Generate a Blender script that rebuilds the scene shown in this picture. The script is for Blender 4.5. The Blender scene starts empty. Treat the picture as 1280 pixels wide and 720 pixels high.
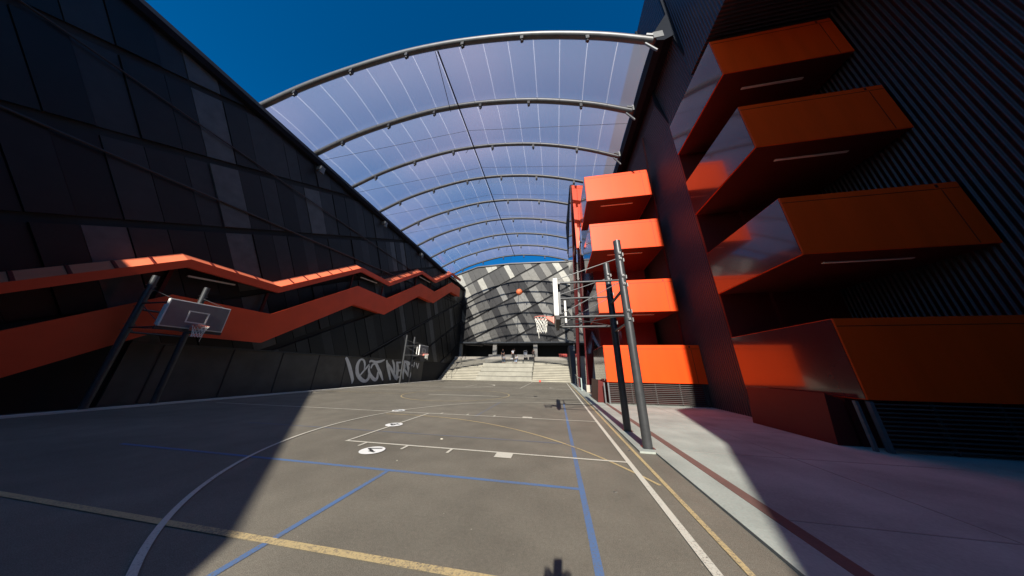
import bpy, bmesh, math, random
from mathutils import Vector, Matrix
R = math.radians
sc = bpy.context.scene
col = sc.collection
rnd = random.Random(7)

# ------------------------------------------------------------------ materials
def nt(name):
    m = bpy.data.materials.new(name); m.use_nodes = True
    return m, m.node_tree.nodes, m.node_tree.links, m.node_tree.nodes['Principled BSDF']

def mat(name, c, rough=.6, metal=0.0, var=.12, scale=3.0, bump=0.0, bscale=40.0, coat=0.0, spec=.5, stretch=(1, 1, 1), fine=0.0):
    """painted / bare surface with irregular tone and a little relief"""
    m, N, L, b = nt(name)
    tc = N.new('ShaderNodeTexCoord'); mp = N.new('ShaderNodeMapping'); mp.inputs['Scale'].default_value = stretch
    L.new(tc.outputs['Object'], mp.inputs['Vector'])
    n = N.new('ShaderNodeTexNoise'); n.inputs['Scale'].default_value = scale; n.inputs['Detail'].default_value = 6
    L.new(mp.outputs['Vector'], n.inputs['Vector'])
    r = N.new('ShaderNodeMapRange'); r.inputs['From Min'].default_value = .3; r.inputs['From Max'].default_value = .7
    r.inputs['To Min'].default_value = 1 - var; r.inputs['To Max'].default_value = 1 + var
    L.new(n.outputs['Fac'], r.inputs['Value'])
    val = r.outputs['Result']
    if fine:
        n2 = N.new('ShaderNodeTexNoise'); n2.inputs['Scale'].default_value = bscale; n2.inputs['Detail'].default_value = 3
        L.new(mp.outputs['Vector'], n2.inputs['Vector'])
        r2 = N.new('ShaderNodeMapRange'); r2.inputs['From Min'].default_value = .3; r2.inputs['From Max'].default_value = .7
        r2.inputs['To Min'].default_value = 1 - fine; r2.inputs['To Max'].default_value = 1 + fine
        L.new(n2.outputs['Fac'], r2.inputs['Value'])
        mu = N.new('ShaderNodeMath'); mu.operation = 'MULTIPLY'
        L.new(val, mu.inputs[0]); L.new(r2.outputs['Result'], mu.inputs[1]); val = mu.outputs[0]
    v = N.new('ShaderNodeVectorMath'); v.operation = 'SCALE'; v.inputs[0].default_value = c
    L.new(val, v.inputs['Scale']); L.new(v.outputs[0], b.inputs['Base Color'])
    b.inputs['Roughness'].default_value = rough; b.inputs['Metallic'].default_value = metal
    b.inputs['Coat Weight'].default_value = coat; b.inputs['Coat Roughness'].default_value = .06
    b.inputs['Specular IOR Level'].default_value = spec
    if bump:
        bn = N.new('ShaderNodeTexNoise'); bn.inputs['Scale'].default_value = bscale; bn.inputs['Detail'].default_value = 4
        L.new(mp.outputs['Vector'], bn.inputs['Vector'])
        bp = N.new('ShaderNodeBump'); bp.inputs['Strength'].default_value = bump; bp.inputs['Distance'].default_value = .01
        L.new(bn.outputs['Fac'], bp.inputs['Height']); L.new(bp.outputs['Normal'], b.inputs['Normal'])
    return m

M = {}
def asphalt():
    m, N, L, b = nt('court_asphalt')
    tc = N.new('ShaderNodeTexCoord'); O = tc.outputs['Object']
    def noise(s, d, lo, hi, a, z):
        n = N.new('ShaderNodeTexNoise'); n.inputs['Scale'].default_value = s; n.inputs['Detail'].default_value = d
        L.new(O, n.inputs['Vector'])
        r = N.new('ShaderNodeMapRange'); r.inputs['From Min'].default_value = lo; r.inputs['From Max'].default_value = hi
        r.inputs['To Min'].default_value = a; r.inputs['To Max'].default_value = z
        L.new(n.outputs['Fac'], r.inputs['Value']); return r.outputs['Result'], n
    a, _ = noise(.28, 6, .35, .65, .84, 1.10)
    b2, _ = noise(1.6, 10, .3, .7, .88, 1.12)
    c2, n3 = noise(140, 4, .3, .7, .55, 1.45)
    d2, n4 = noise(34, 2, .70, .76, 1.0, 1.5)      # pale grit
    def mul(p, q):
        x = N.new('ShaderNodeMath'); x.operation = 'MULTIPLY'; L.new(p, x.inputs[0]); L.new(q, x.inputs[1]); return x.outputs[0]
    e2, _ = noise(26, 5, .3, .7, .91, 1.09)
    t = mul(mul(mul(a, b2), e2), mul(c2, d2))
    v = N.new('ShaderNodeVectorMath'); v.operation = 'SCALE'; v.inputs[0].default_value = (.172, .155, .122)
    L.new(t, v.inputs['Scale']); L.new(v.outputs[0], b.inputs['Base Color'])
    b.inputs['Roughness'].default_value = .82; b.inputs['Specular IOR Level'].default_value = .35
    bp = N.new('ShaderNodeBump'); bp.inputs['Strength'].default_value = .4; bp.inputs['Distance'].default_value = .003
    L.new(n3.outputs['Fac'], bp.inputs['Height']); L.new(bp.outputs['Normal'], b.inputs['Normal'])
    return m

def paint(name, c, wear=.35):
    """court paint worn through to the asphalt in specks"""
    m, N, L, b = nt(name)
    tc = N.new('ShaderNodeTexCoord')
    n = N.new('ShaderNodeTexNoise'); n.inputs['Scale'].default_value = 55; n.inputs['Detail'].default_value = 6; n.inputs['Roughness'].default_value = .7
    n2 = N.new('ShaderNodeTexNoise'); n2.inputs['Scale'].default_value = 1.3; n2.inputs['Detail'].default_value = 3
    L.new(tc.outputs['Object'], n.inputs['Vector']); L.new(tc.outputs['Object'], n2.inputs['Vector'])
    ad = N.new('ShaderNodeMath'); ad.operation = 'MULTIPLY_ADD'; ad.inputs[1].default_value = .35
    L.new(n2.outputs['Fac'], ad.inputs[0]); L.new(n.outputs['Fac'], ad.inputs[2])
    r = N.new('ShaderNodeMapRange'); r.inputs['From Min'].default_value = .80 - wear * .5; r.inputs['From Max'].default_value = .95 - wear * .4
    L.new(ad.outputs[0], r.inputs['Value'])
    mx = N.new('ShaderNodeMix'); mx.data_type = 'RGBA'
    mx.inputs[6].default_value = (*c, 1); mx.inputs[7].default_value = (.15, .132, .108, 1)
    L.new(r.outputs['Result'], mx.inputs[0]); L.new(mx.outputs[2], b.inputs['Base Color'])
    b.inputs['Roughness'].default_value = .75
    return m

def corrugated():
    m, N, L, b = nt('corrugated_maroon_sheet')
    tc = N.new('ShaderNodeTexCoord')
    w = N.new('ShaderNodeTexWave'); w.wave_type = 'BANDS'; w.bands_direction = 'Y'; w.inputs['Scale'].default_value = 2.4; w.inputs['Distortion'].default_value = 0
    L.new(tc.outputs['Object'], w.inputs['Vector'])
    cr = N.new('ShaderNodeMapRange'); cr.inputs['To Min'].default_value = .5; cr.inputs['To Max'].default_value = 1.3
    L.new(w.outputs['Fac'], cr.inputs['Value'])
    v = N.new('ShaderNodeVectorMath'); v.operation = 'SCALE'; v.inputs[0].default_value = (.055, .035, .042)
    L.new(cr.outputs['Result'], v.inputs['Scale']); L.new(v.outputs[0], b.inputs['Base Color'])
    bp = N.new('ShaderNodeBump'); bp.inputs['Strength'].default_value = 1; bp.inputs['Distance'].default_value = .06
    L.new(w.outputs['Fac'], bp.inputs['Height']); L.new(bp.outputs['Normal'], b.inputs['Normal'])
    b.inputs['Roughness'].default_value = .45
    return m

def membrane():
    m = bpy.data.materials.new('translucent_film'); m.use_nodes = True
    N, L = m.node_tree.nodes, m.node_tree.links
    N.clear()
    o = N.new('ShaderNodeOutputMaterial')
    tr = N.new('ShaderNodeBsdfTransparent'); tr.inputs['Color'].default_value = (.93, .93, .97, 1)
    tl = N.new('ShaderNodeBsdfTranslucent')
    gl = N.new('ShaderNodeBsdfGlossy'); gl.inputs['Roughness'].default_value = .18
    df = N.new('ShaderNodeBsdfDiffuse'); df.inputs['Color'].default_value = (.75, .72, .82, 1)
    tc = N.new('ShaderNodeTexCoord'); n = N.new('ShaderNodeTexNoise'); n.inputs['Scale'].default_value = .09; n.inputs['Detail'].default_value = 1
    L.new(tc.outputs['Object'], n.inputs['Vector'])
    cr = N.new('ShaderNodeValToRGB'); cr.color_ramp.elements[0].position = .35; cr.color_ramp.elements[1].position = .65
    cr.color_ramp.elements[0].color = (.58, .67, .84, 1); cr.color_ramp.elements[1].color = (.76, .68, .80, 1)
    L.new(n.outputs['Fac'], cr.inputs['Fac']); L.new(cr.outputs['Color'], tl.inputs['Color'])
    a = N.new('ShaderNodeMixShader'); a.inputs[0].default_value = .35
    L.new(tl.outputs[0], a.inputs[1]); L.new(df.outputs[0], a.inputs[2])
    c = N.new('ShaderNodeMixShader')
    mr = N.new('ShaderNodeMapRange'); mr.inputs['From Min'].default_value = .3; mr.inputs['From Max'].default_value = .7
    mr.inputs['To Min'].default_value = .30; mr.inputs['To Max'].default_value = .42
    L.new(n.outputs['Fac'], mr.inputs['Value']); L.new(mr.outputs[0], c.inputs[0])
    L.new(tr.outputs[0], c.inputs[1]); L.new(a.outputs[0], c.inputs[2])
    fr = N.new('ShaderNodeLayerWeight'); fr.inputs['Blend'].default_value = .25
    mu = N.new('ShaderNodeMath'); mu.operation = 'MULTIPLY'; mu.inputs[1].default_value = .15; L.new(fr.outputs['Fresnel'], mu.inputs[0])
    d = N.new('ShaderNodeMixShader'); L.new(mu.outputs[0], d.inputs[0]); L.new(c.outputs[0], d.inputs[1]); L.new(gl.outputs[0], d.inputs[2])
    L.new(d.outputs[0], o.inputs['Surface'])
    return m

def concrete(name, c, var=.08):
    m, N, L, b = nt(name)
    tc = N.new('ShaderNodeTexCoord')
    n = N.new('ShaderNodeTexNoise'); n.inputs['Scale'].default_value = .9; n.inputs['Detail'].default_value = 8
    n2 = N.new('ShaderNodeTexNoise'); n2.inputs['Scale'].default_value = 30; n2.inputs['Detail'].default_value = 4
    L.new(tc.outputs['Object'], n.inputs['Vector']); L.new(tc.outputs['Object'], n2.inputs['Vector'])
    ad = N.new('ShaderNodeMath'); ad.operation = 'MULTIPLY_ADD'; ad.inputs[1].default_value = .35
    L.new(n2.outputs['Fac'], ad.inputs[0]); L.new(n.outputs['Fac'], ad.inputs[2])
    r = N.new('ShaderNodeMapRange'); r.inputs['From Min'].default_value = .45; r.inputs['From Max'].default_value = .9
    r.inputs['To Min'].default_value = 1 - var * 1.5; r.inputs['To Max'].default_value = 1 + var
    L.new(ad.outputs[0], r.inputs['Value'])
    v = N.new('ShaderNodeVectorMath'); v.operation = 'SCALE'; v.inputs[0].default_value = c
    L.new(r.outputs['Result'], v.inputs['Scale']); L.new(v.outputs[0], b.inputs['Base Color'])
    b.inputs['Roughness'].default_value = .85
    bp = N.new('ShaderNodeBump'); bp.inputs['Strength'].default_value = .25; bp.inputs['Distance'].default_value = .01
    L.new(n2.outputs['Fac'], bp.inputs['Height']); L.new(bp.outputs['Normal'], b.inputs['Normal'])
    return m

M['asphalt'] = asphalt()
M['white_line'] = paint('white_line_paint', (.60, .57, .48), .16)
M['white_line_worn'] = paint('worn_white_line_paint', (.60, .57, .48), .2)
M['yellow_line'] = paint('yellow_line_paint', (.52, .40, .20), .28)
M['blue_line'] = paint('blue_line_paint', (.09, .17, .34), .30)
M['blue_faint'] = paint('faded_blue_line_paint', (.13, .15, .20), .35)
M['white_disc'] = paint('white_disc_paint', (.80, .80, .77), .02)
M['black_paint'] = mat('black_digit_paint', (.03, .03, .03), .8)
M['concrete'] = concrete('pale_concrete', (.46, .42, .35))
M['paving'] = concrete('pale_paving', (.355, .385, .345), .2)
M['stair_conc'] = concrete('cream_concrete', (.345, .325, .262), .10)
M['stair_tread'] = concrete('grey_tread_concrete', (.40, .38, .33), .1)
M['tier_conc'] = concrete('greyer_tier_concrete', (.29, .28, .235), .14)
M['joint'] = mat('dark_joint', (.10, .095, .08), .9)
M['grey_conc'] = concrete('grey_concrete', (.30, .29, .26), .12)
M['strip'] = mat('dark_gutter_strip', (.030, .031, .034), .8, 0, .2, 2, .3, 40)  # dark asphalt tone with the shade at the wall foot put into it
M['kerb'] = concrete('kerb_concrete', (.60, .57, .50), .08)
M['brick_strip'] = concrete('red_brown_channel', (.16, .085, .07), .15)
M['steel'] = mat('grey_painted_steel', (.055, .057, .060), .42, .25, .15, 6, .1, 60)
M['steel_dark'] = mat('dark_painted_steel', (.035, .035, .038), .5, .2, .15, 6)
M['galv'] = mat('galvanised_steel', (.13, .135, .14), .5, .3, .12, 8)
M['bolt'] = mat('bolt_steel', (.13, .13, .13), .45, .6)
M['louvre'] = mat('brown_grey_louvre_blade', (.075, .062, .058), .55, .1, .12, 8)
M['arch'] = mat('arch_tube_steel', (.12, .122, .125), .45, .35, .12, 3)
M['orange'] = mat('orange_painted_panel', (.92, .066, .003), .45, 0, .07, 2.5, 0, 40, 0, .22, (1, 1, .12))
M['red_gloss'] = mat('dark_red_gloss_panel', (.085, .014, .015), .16, .0, .08, .8, 0, 40, .8, .6)
M['soffit'] = mat('shaded_red_soffit', (.075, .009, .006), .5, 0, .08, 1.0)  # underside shade of the orange boxes put into a darker red
M['maroon'] = mat('maroon_panel', (.10, .012, .010), .5, 0, .1, 1.2, 0, 40, 0, .25)
M['red_matte'] = mat('red_metal_sheet', (.68, .062, .014), .48, 0, .08, 1.0)
M['salmon'] = mat('orange_canopy_sheet', (.72, .17, .08), .45, 0, .08, 1.6)
M['black'] = mat('black_recess', (.012, .012, .013), .8)
M['navy'] = mat('dark_navy_fascia', (.010, .013, .020), .7, 0, .15, 2, 0, 40, 0, .08)
M['slate'] = mat('dark_slate_wall', (.045, .052, .058), .7, 0, .15, 1.5)
M['corr'] = corrugated()
M['film'] = membrane()
def seam_mat():
    m, N, L, b = nt('white_film_seam')
    o = N['Material Output']; t = N.new('ShaderNodeBsdfTranslucent'); t.inputs['Color'].default_value = (.92, .92, .95, 1)
    b.inputs['Base Color'].default_value = (.9, .9, .92, 1); x = N.new('ShaderNodeMixShader'); x.inputs[0].default_value = .75
    L.new(b.outputs[0], x.inputs[1]); L.new(t.outputs[0], x.inputs[2]); L.new(x.outputs[0], o.inputs['Surface']); return m
M['seam'] = seam_mat()
M['cable'] = mat('cable_black', (.02, .02, .022), .5, .3)
M['lamp'] = mat('white_lamp_cover', (.78, .72, .68), .4)
for i, c in enumerate([(.014, .014, .014), (.038, .037, .035), (.10, .098, .088), (.25, .245, .215)]):
    M['slab%d' % i] = mat('cladding_slab_tone_%d' % i, c, .55, .15, .16, 2.2, .15, 14, 0, .4, (1, 1, 1), .1)
for i, c in enumerate([(.006, .006, .007), (.010, .010, .011), (.022, .022, .024), (.075, .075, .078)]):
    M['dark%d' % i] = mat('dark_cladding_tone_%d' % i, c, .5, .2, .2, 2.0, .15, 14)
M['mesh_wall'] = mat('grey_brown_screen', (.085, .078, .066), .7, 0, .2, 1.5, .2, 30)
M['graffiti'] = mat('pale_spray_paint', (.78, .77, .73), .8, 0, .12, 3)
M['board'] = mat('backboard_white', (.72, .71, .67), .4, 0, .05, 8)
M['board_face'] = mat('backboard_grey', (.17, .17, .175), .3, 0, .08, 6)
M['rim'] = mat('rim_orange', (.80, .26, .20), .4, 0, .05, 10)
M['net'] = mat('net_cord', (.80, .79, .72), .8)
M['ball'] = mat('orange_ball_leather', (.68, .16, .06), .6, 0, .1, 30, .5, 200)
M['seamblack'] = mat('ball_groove', (.03, .02, .02), .7)
M['pad'] = mat('dark_pad', (.05, .045, .045), .7)
M['red_plastic'] = mat('coral_plastic', (.75, .10, .07), .45)
M['white_plastic'] = mat('white_plastic', (.8, .8, .78), .5)
M['black_fabric'] = mat('black_bag_fabric', (.02, .02, .022), .9, 0, .2, 12, .4, 60)
M['paper'] = mat('litter_paper', (.50, .47, .38), .9)
M['glass_pale'] = mat('pale_green_rail', (.55, .66, .64), .25, .2)

# ------------------------------------------------------------------ mesh builder
class MB:
    def __init__(s): s.v = []; s.f = []; s.m = []
    def poly(s, pts, mi=0):
        b = len(s.v); s.v += [tuple(p) for p in pts]; s.f.append(tuple(range(b, b + len(pts)))); s.m.append(mi)
    def box(s, a, b, mi=0, mats=None):
        x0, y0, z0 = a; x1, y1, z1 = b
        i = len(s.v)
        s.v += [(x0,y0,z0),(x1,y0,z0),(x1,y1,z0),(x0,y1,z0),(x0,y0,z1),(x1,y0,z1),(x1,y1,z1),(x0,y1,z1)]
        for q in [(0,3,2,1),(4,5,6,7),(0,1,5,4),(2,3,7,6),(1,2,6,5),(3,0,4,7)]:
            s.f.append(tuple(i + k for k in q)); s.m.append(mi)
    def prism(s, pts, ax, a, b, mi=0, cap=None):
        """polygon given in the two axes other than ax, pushed from a to b along ax"""
        def P(p, t):
            l = list(p); l.insert(ax, t); return tuple(l)
        n = len(pts); i = len(s.v)
        s.v += [P(p, a) for p in pts] + [P(p, b) for p in pts]
        s.f.append(tuple(i + k for k in range(n))[::-1]); s.m.append(mi if cap is None else cap)
        s.f.append(tuple(i + n + k for k in range(n))); s.m.append(mi if cap is None else cap)
        for k in range(n):
            j = (k + 1) % n
            s.f.append((i + k, i + j, i + n + j, i + n + k)); s.m.append(mi)
    def tube(s, pts, r, seg=10, mi=0, cap=True, closed=False):
        pts = [Vector(p) for p in pts]; n = len(pts); i0 = len(s.v)
        up = None
        rr = r if isinstance(r, (list, tuple)) else [r] * n
        for k, p in enumerate(pts):
            a = pts[(k - 1) % n] if (k or closed) else p; b = pts[(k + 1) % n] if (k < n - 1 or closed) else p
            d = (b - a).normalized()
            if up is None:
                up = Vector((0, 0, 1)) if abs(d.z) < .9 else Vector((0, 1, 0))
            u = (up - d * up.dot(d)).normalized(); w = d.cross(u); up = u
            for q in range(seg):
                t = 2 * math.pi * q / seg
                s.v.append(tuple(p + (u * math.cos(t) + w * math.sin(t)) * rr[k]))
        for k in range(n if closed else n - 1):
            k2 = (k + 1) % n
            for q in range(seg):
                q2 = (q + 1) % seg
                s.f.append((i0 + k*seg + q, i0 + k*seg + q2, i0 + k2*seg + q2, i0 + k2*seg + q)); s.m.append(mi)
        if cap and not closed:
            s.f.append(tuple(i0 + q for q in range(seg))[::-1]); s.m.append(mi)
            s.f.append(tuple(i0 + (n-1)*seg + q for q in range(seg))); s.m.append(mi)
    def bar(s, a, b, w, h=None, mi=0):
        """rectangular bar from a to b"""
        h = h or w; a = Vector(a); b = Vector(b); d = (b - a).normalized()
        up = Vector((0, 0, 1)) if abs(d.z) < .95 else Vector((0, 1, 0))
        u = d.cross(up).normalized() * w / 2; v = u.normalized().cross(d) * h / 2
        i = len(s.v)
        for p in (a, b):
            s.v += [tuple(p + x) for x in (-u - v, u - v, u + v, -u + v)]
        for q in [(0,3,2,1),(4,5,6,7),(0,1,5,4),(1,2,6,5),(2,3,7,6),(3,0,4,7)]:
            s.f.append(tuple(i + k for k in q)); s.m.append(mi)
    def build(s, name, mats, parent=None, smooth=False, bevel=0, loc=None):
        me = bpy.data.meshes.new(name); v = s.v
        if loc is not None: v = [(p[0]-loc[0], p[1]-loc[1], p[2]-loc[2]) for p in v]
        me.from_pydata(v, [], s.f)
        if not isinstance(mats, (list, tuple)): mats = [mats]
        for m in mats: me.materials.append(m)
        me.polygons.foreach_set('material_index', s.m)
        bm = bmesh.new(); bm.from_mesh(me); bmesh.ops.recalc_face_normals(bm, faces=bm.faces)
        bm.to_mesh(me); bm.free()
        o = bpy.data.objects.new(name, me); col.objects.link(o)
        if parent is not None: o.parent = parent
        if loc is not None: o.location = loc
        if smooth:
            me.polygons.foreach_set('use_smooth', [True] * len(me.polygons))
            me.set_sharp_from_angle(angle=R(40))
        if bevel:
            b = o.modifiers.new('bevel', 'BEVEL'); b.width = bevel; b.segments = 2; b.limit_method = 'ANGLE'
        return o

def thing(name, label, cat, loc=(0, 0, 0), group=None):
    o = bpy.data.objects.new(name, None); col.objects.link(o); o.location = loc
    o['label'] = label; o['category'] = cat
    if group: o['group'] = group
    return o
def tag(o, label, cat, group=None):
    o['label'] = label; o['category'] = cat
    if group: o['group'] = group
    return o
def struct(o): o['kind'] = 'structure'; return o
def copy_tree(o, parent=None):
    c = o.copy(); col.objects.link(c)
    if parent is not None: c.parent = parent
    for ch in [x for x in bpy.data.objects if x.parent == o]: copy_tree(ch, c)
    return c

# ------------------------------------------------------------------ ground
g = MB(); g.box((-600, -600, -.5), (600, 600, -.02)); struct(g.build('ground', M['grey_conc']))
g = MB()
g.poly([(-16.35, -14, 0), (1.9, -14, 0), (1.9, 6.0, 0), (1.6, 6.0, 0), (1.6, 34.7, 0), (-16.35, 34.7, 0)])
struct(g.build('court_surface', M['asphalt']))
g = MB()
g.prism([(1.9, -14), (12, -14), (12, 36), (1.6, 36), (1.6, 6.0), (1.9, 6.0)], 2, -.3, .035)
struct(g.build('pavement', M['paving']))
g = MB()
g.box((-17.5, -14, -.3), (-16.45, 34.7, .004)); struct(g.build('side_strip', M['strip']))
g = MB()
g.box((-16.50, -14, -.3), (-16.16, 34.7, .06)); struct(g.build('court_kerb', M['kerb']))
g = MB(); g.box((2.30, -14, .0), (2.46, 34, .039)); struct(g.build('drain_channel', M['brick_strip']))
g = MB()
for k in range(16):                                          # paving joints
    y = -1.0 + k * 2.4
    g.box((2.47, y, .0), (6.9, y + .02, .0375))
g.box((4.4, -14, 0), (4.42, 34, .0378))
struct(g.build('paving_joints', M['grey_conc']))

# court markings: flat painted strips 4 mm apart in height, one structure per court
def line(mb, a, b, w, z, mi=0):
    a = Vector((a[0], a[1], 0)); b = Vector((b[0], b[1], 0)); d = (b - a).normalized(); n = Vector((-d.y, d.x, 0)) * w / 2
    mb.poly([(p.x, p.y, z) for p in (a - n, b - n, b + n, a + n)], mi)
def arc(mb, c, r, a0, a1, w, z, seg=64, mi=0):
    for k in range(seg):
        t0 = R(a0 + (a1 - a0) * k / seg); t1 = R(a0 + (a1 - a0) * (k + 1) / seg)
        mb.poly([(c[0] + q * math.cos(t), c[1] + q * math.sin(t), z) for q, t in
                 ((r - w/2, t0), (r + w/2, t0), (r + w/2, t1), (r - w/2, t1))], mi)
W = .058
m = MB()   # blue
line(m, (.27, -10), (.27, 13.2), .075, .004); line(m, (-9, 4.14), (.235, 4.14), .07, .0042); line(m, (-2.76, -3), (-2.76, 4.10), .07, .0044)
struct(m.build('blue_court_lines', M['blue_line']))
m = MB()
line(m, (-9, 6.3), (.2, 6.3), .06, .0046); line(m, (-2.9, 8.9), (-2.9, 12.95), .07, .005)
struct(m.build('faded_blue_court_lines', M['blue_faint']))
m = MB()   # yellow
line(m, (-15, 2.44), (.3, 2.44), .075, .008); line(m, (1.5, -6), (1.5, 33.2), .06, .0082)
arc(m, (-5.35, 0.9), 7.66, 28, 96, .05, .0084)
arc(m, (-6.4, 15.7), 3.35, 0, 360, .06, .0086, 90)
line(m, (-16, 15.1), (-9.6, 15.15), .05, .0088)
struct(m.build('yellow_court_lines', M['yellow_line']))
m = MB()   # white, near cross court
line(m, (1.22, -6), (1.22, 34.0), .085, .012)
line(m, (-4.70, 5.36), (1.18, 5.36), W, .0125); line(m, (-15, 9.0), (1.18, 9.0), W, .0127); line(m, (-4.73, 5.33), (-4.73, 9.03), W, .0130)
for x in (-4.2, -3.2, -2.2):
    line(m, (x, 5.33), (x, 5.10), W, .0132)
for x in (-4.27, -3.26, -2.26): line(m, (x, 9.03), (x, 9.22), W, .0132)
line(m, (-1.08, 5.33), (-1.08, 5.08), .33, .0134); line(m, (-1.08, 9.03), (-1.08, 9.24), .34, .0134)
arc(m, (-.36, 7.2), 6.08, 100, 258, W, .0136, 80)
line(m, (-1.4, 13.2), (1.18, 13.42), W, .0138)
line(m, (-16.1, -6), (-16.1, 34), .06, .0138)
struct(m.build('white_court_lines', M['white_line']))
m = MB()   # fainter white, far courts
line(m, (-5.2, 15.45), (1.18, 15.5), .05, .0104); line(m, (-8.2, 15.25), (-3.6, 15.45), .13, .0106)
line(m, (-16, 17.4), (-9.0, 17.6), .05, .0104)
arc(m, (-10, 25.0), 3.6, -100, 100, .13, .0108); line(m, (-16, 21.4), (-9.9, 21.4), .08, .0108); line(m, (-16, 28.6), (-9.9, 28.6), .08, .0108)
line(m, (-8.5, 22.6), (-8.5, 26), .08, .011)
arc(m, (1.2, 24.2), 1.9, 90, 270, .07, .011); line(m, (-3.3, 22.5), (-3.3, 34), .06, .011); line(m, (-16, 22.4), (1.18, 22.9), .05, .0112)
line(m, (-16, 34.3), (1.2, 34.3), .06, .0112)
struct(m.build('faded_white_court_lines', M['white_line_worn']))
# numbered discs
def digit(ch):
    return {'7': [[(-.10, .14), (.12, .14)], [(.12, .14), (.05, -.14)], [(-.10, .14), (-.10, .06)]],
            '1': [[(0, .15), (0, -.15)], [(0, .15), (-.08, .07)]],
            '4': [[(.05, .15), (.05, -.15)], [(-.11, -.03), (.13, -.03)], [(.05, .15), (-.11, -.03)]],
            '5': [[(-.1, .15), (.1, .15)], [(-.1, .15), (-.1, .02)], [(-.1, .02), (.07, .02)], [(.08, .02), (.08, -.12)], [(.08, -.13), (-.1, -.13)]]}[ch]
for (cx, cy, r, ch, rot) in ((-3.70, 4.90, .235, '1', 62), (-4.74, 7.02, .235, '4', 90), (-6.14, 9.24, .24, '5', 70)):
    d = MB(); n = 40
    d.poly([(cx + r*math.cos(2*math.pi*k/n), cy + r*math.sin(2*math.pi*k/n), .017) for k in range(n)])
    ca, sa = math.cos(R(rot)), math.sin(R(rot))
    if ch == '1':
        for a, b, w_, z_ in (((-3.85, 4.965), (-3.58, 5.035), .05, .021), ((-3.835, 4.965), (-3.65, 4.845), .05, .0214), ((-3.73, 4.84), (-3.57, 4.80), .045, .0218)): line(d, a, b, w_, z_, 1)
    for a, b in (digit(ch) if ch != '1' else []):
        if ch == '1': a = (a[0]*1.1, a[1]*1.0); b = (b[0]*1.4, b[1]*1.0)
        line(d, (cx + a[0]*ca - a[1]*sa, cy + a[0]*sa + a[1]*ca), (cx + b[0]*ca - b[1]*sa, cy + b[0]*sa + b[1]*ca), .055, .021, 1)
    struct(d.build('court_number_disc', [M['white_disc'], M['black_paint']]))

# ------------------------------------------------------------------ cladding pattern
def clip(poly, n, d):       # keep n.p <= d
    out = []
    for i in range(len(poly)):
        a, b = poly[i], poly[(i + 1) % len(poly)]
        da = n[0]*a[0] + n[1]*a[1] - d; db = n[0]*b[0] + n[1]*b[1] - d
        if da <= 0: out.append(a)
        if (da < 0 < db) or (db < 0 < da):
            t = da / (da - db); out.append((a[0] + t*(b[0]-a[0]), a[1] + t*(b[1]-a[1])))
    return out
def clad(region, ang, pitch, seam, width, place, weights, rn, off=(0, 0), gap=.03, keep=.55):
    """slabs set square to rows that climb at ang; returns an MB of real slabs cut to the region"""
    mb = MB(); c, s = math.cos(ang), math.sin(ang)
    hp = []                                                   # half planes of the convex region
    A = sum(region[i][0]*region[(i+1) % len(region)][1] - region[(i+1) % len(region)][0]*region[i][1] for i in range(len(region)))
    for i in range(len(region)):
        a, b = region[i], region[(i + 1) % len(region)]
        n = (b[1]-a[1], -(b[0]-a[0]));
        if A < 0: n = (-n[0], -n[1])
        hp.append((n, n[0]*a[0] + n[1]*a[1]))
    us = [(p[0]-off[0])*c + (p[1]-off[1])*s for p in region]; vs = [-(p[0]-off[0])*s + (p[1]-off[1])*c for p in region]
    cols = []; u = min(us) - 1; last = -1
    while u < max(us) + 1:
        w = width * rn.uniform(.8, 1.25); k = rn.choices(range(len(weights)), weights)[0]
        while k == last: k = rn.choices(range(len(weights)), weights)[0]
        last = k; cols.append((u, w, k)); u += w
    for r in range(math.floor(min(vs)/pitch), math.ceil(max(vs)/pitch)):
        for u, w, k0 in cols:
            v0, v1 = r*pitch + seam/2, (r+1)*pitch - seam/2
            q = [(u+gap/2, v0), (u+w-gap/2, v0), (u+w-gap/2, v1), (u+gap/2, v1)]
            q = [(off[0] + a*c - b*s, off[1] + a*s + b*c) for a, b in q]
            for n, d in hp:
                if q: q = clip(q, n, d)
            k = k0 if rn.random() < keep else rn.choices(range(len(weights)), weights)[0]
            if len(q) >= 3:
                h = rn.uniform(.05, .14)
                b0 = len(mb.v); n_ = len(q)
                mb.v += [place(x, y, 0) for x, y in q] + [place(x, y, h) for x, y in q]
                mb.f.append(tuple(b0 + n_ + i for i in range(n_))); mb.m.append(k)
                for i in range(n_):
                    j = (i+1) % n_
                    mb.f.append((b0+i, b0+j, b0+n_+j, b0+n_+i)); mb.m.append(k)
    return mb

# ------------------------------------------------------------------ left building
LX = -17.6
lb = thing('dark_clad_building', 'long black slab-clad building along the left of the court, carrying the red zigzag stair', 'building', (LX, 10, 0))
def P_(o, parent): o.parent = parent; o.matrix_parent_inverse = Matrix.Translation(-Vector(parent.location)); return o
w = MB(); w.box((LX - 9, -14, -.2), (LX - .02, 47, 17.0)); P_(w.build('wall', M['black']), lb)
cl = clad([(-14, 2.5), (42, 2.5), (42, 16.3), (-14, 16.3)], R(28), 3.6, .34, .95,
          lambda y, z, h: (LX + h, y, z), (6, 3, 1.8, 1.3), random.Random(3), (19.6, 2.5))
P_(cl.build('cladding', [M['dark%d' % i] for i in range(4)]), lb)
w = MB(); w.tube([(LX + .12, 19.55, 2.6), (LX + .22, 33.5, 9.9)], .045, 8); w.tube([(LX + .2, -6, 8.6), (LX + .2, 42, 13.4)], .05, 8); w.tube([(LX+.2, -10, 13.2), (LX+.2, 42, 13.2)], .04, 8)
P_(w.build('wall_rail', M['steel_dark']), lb)
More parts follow.
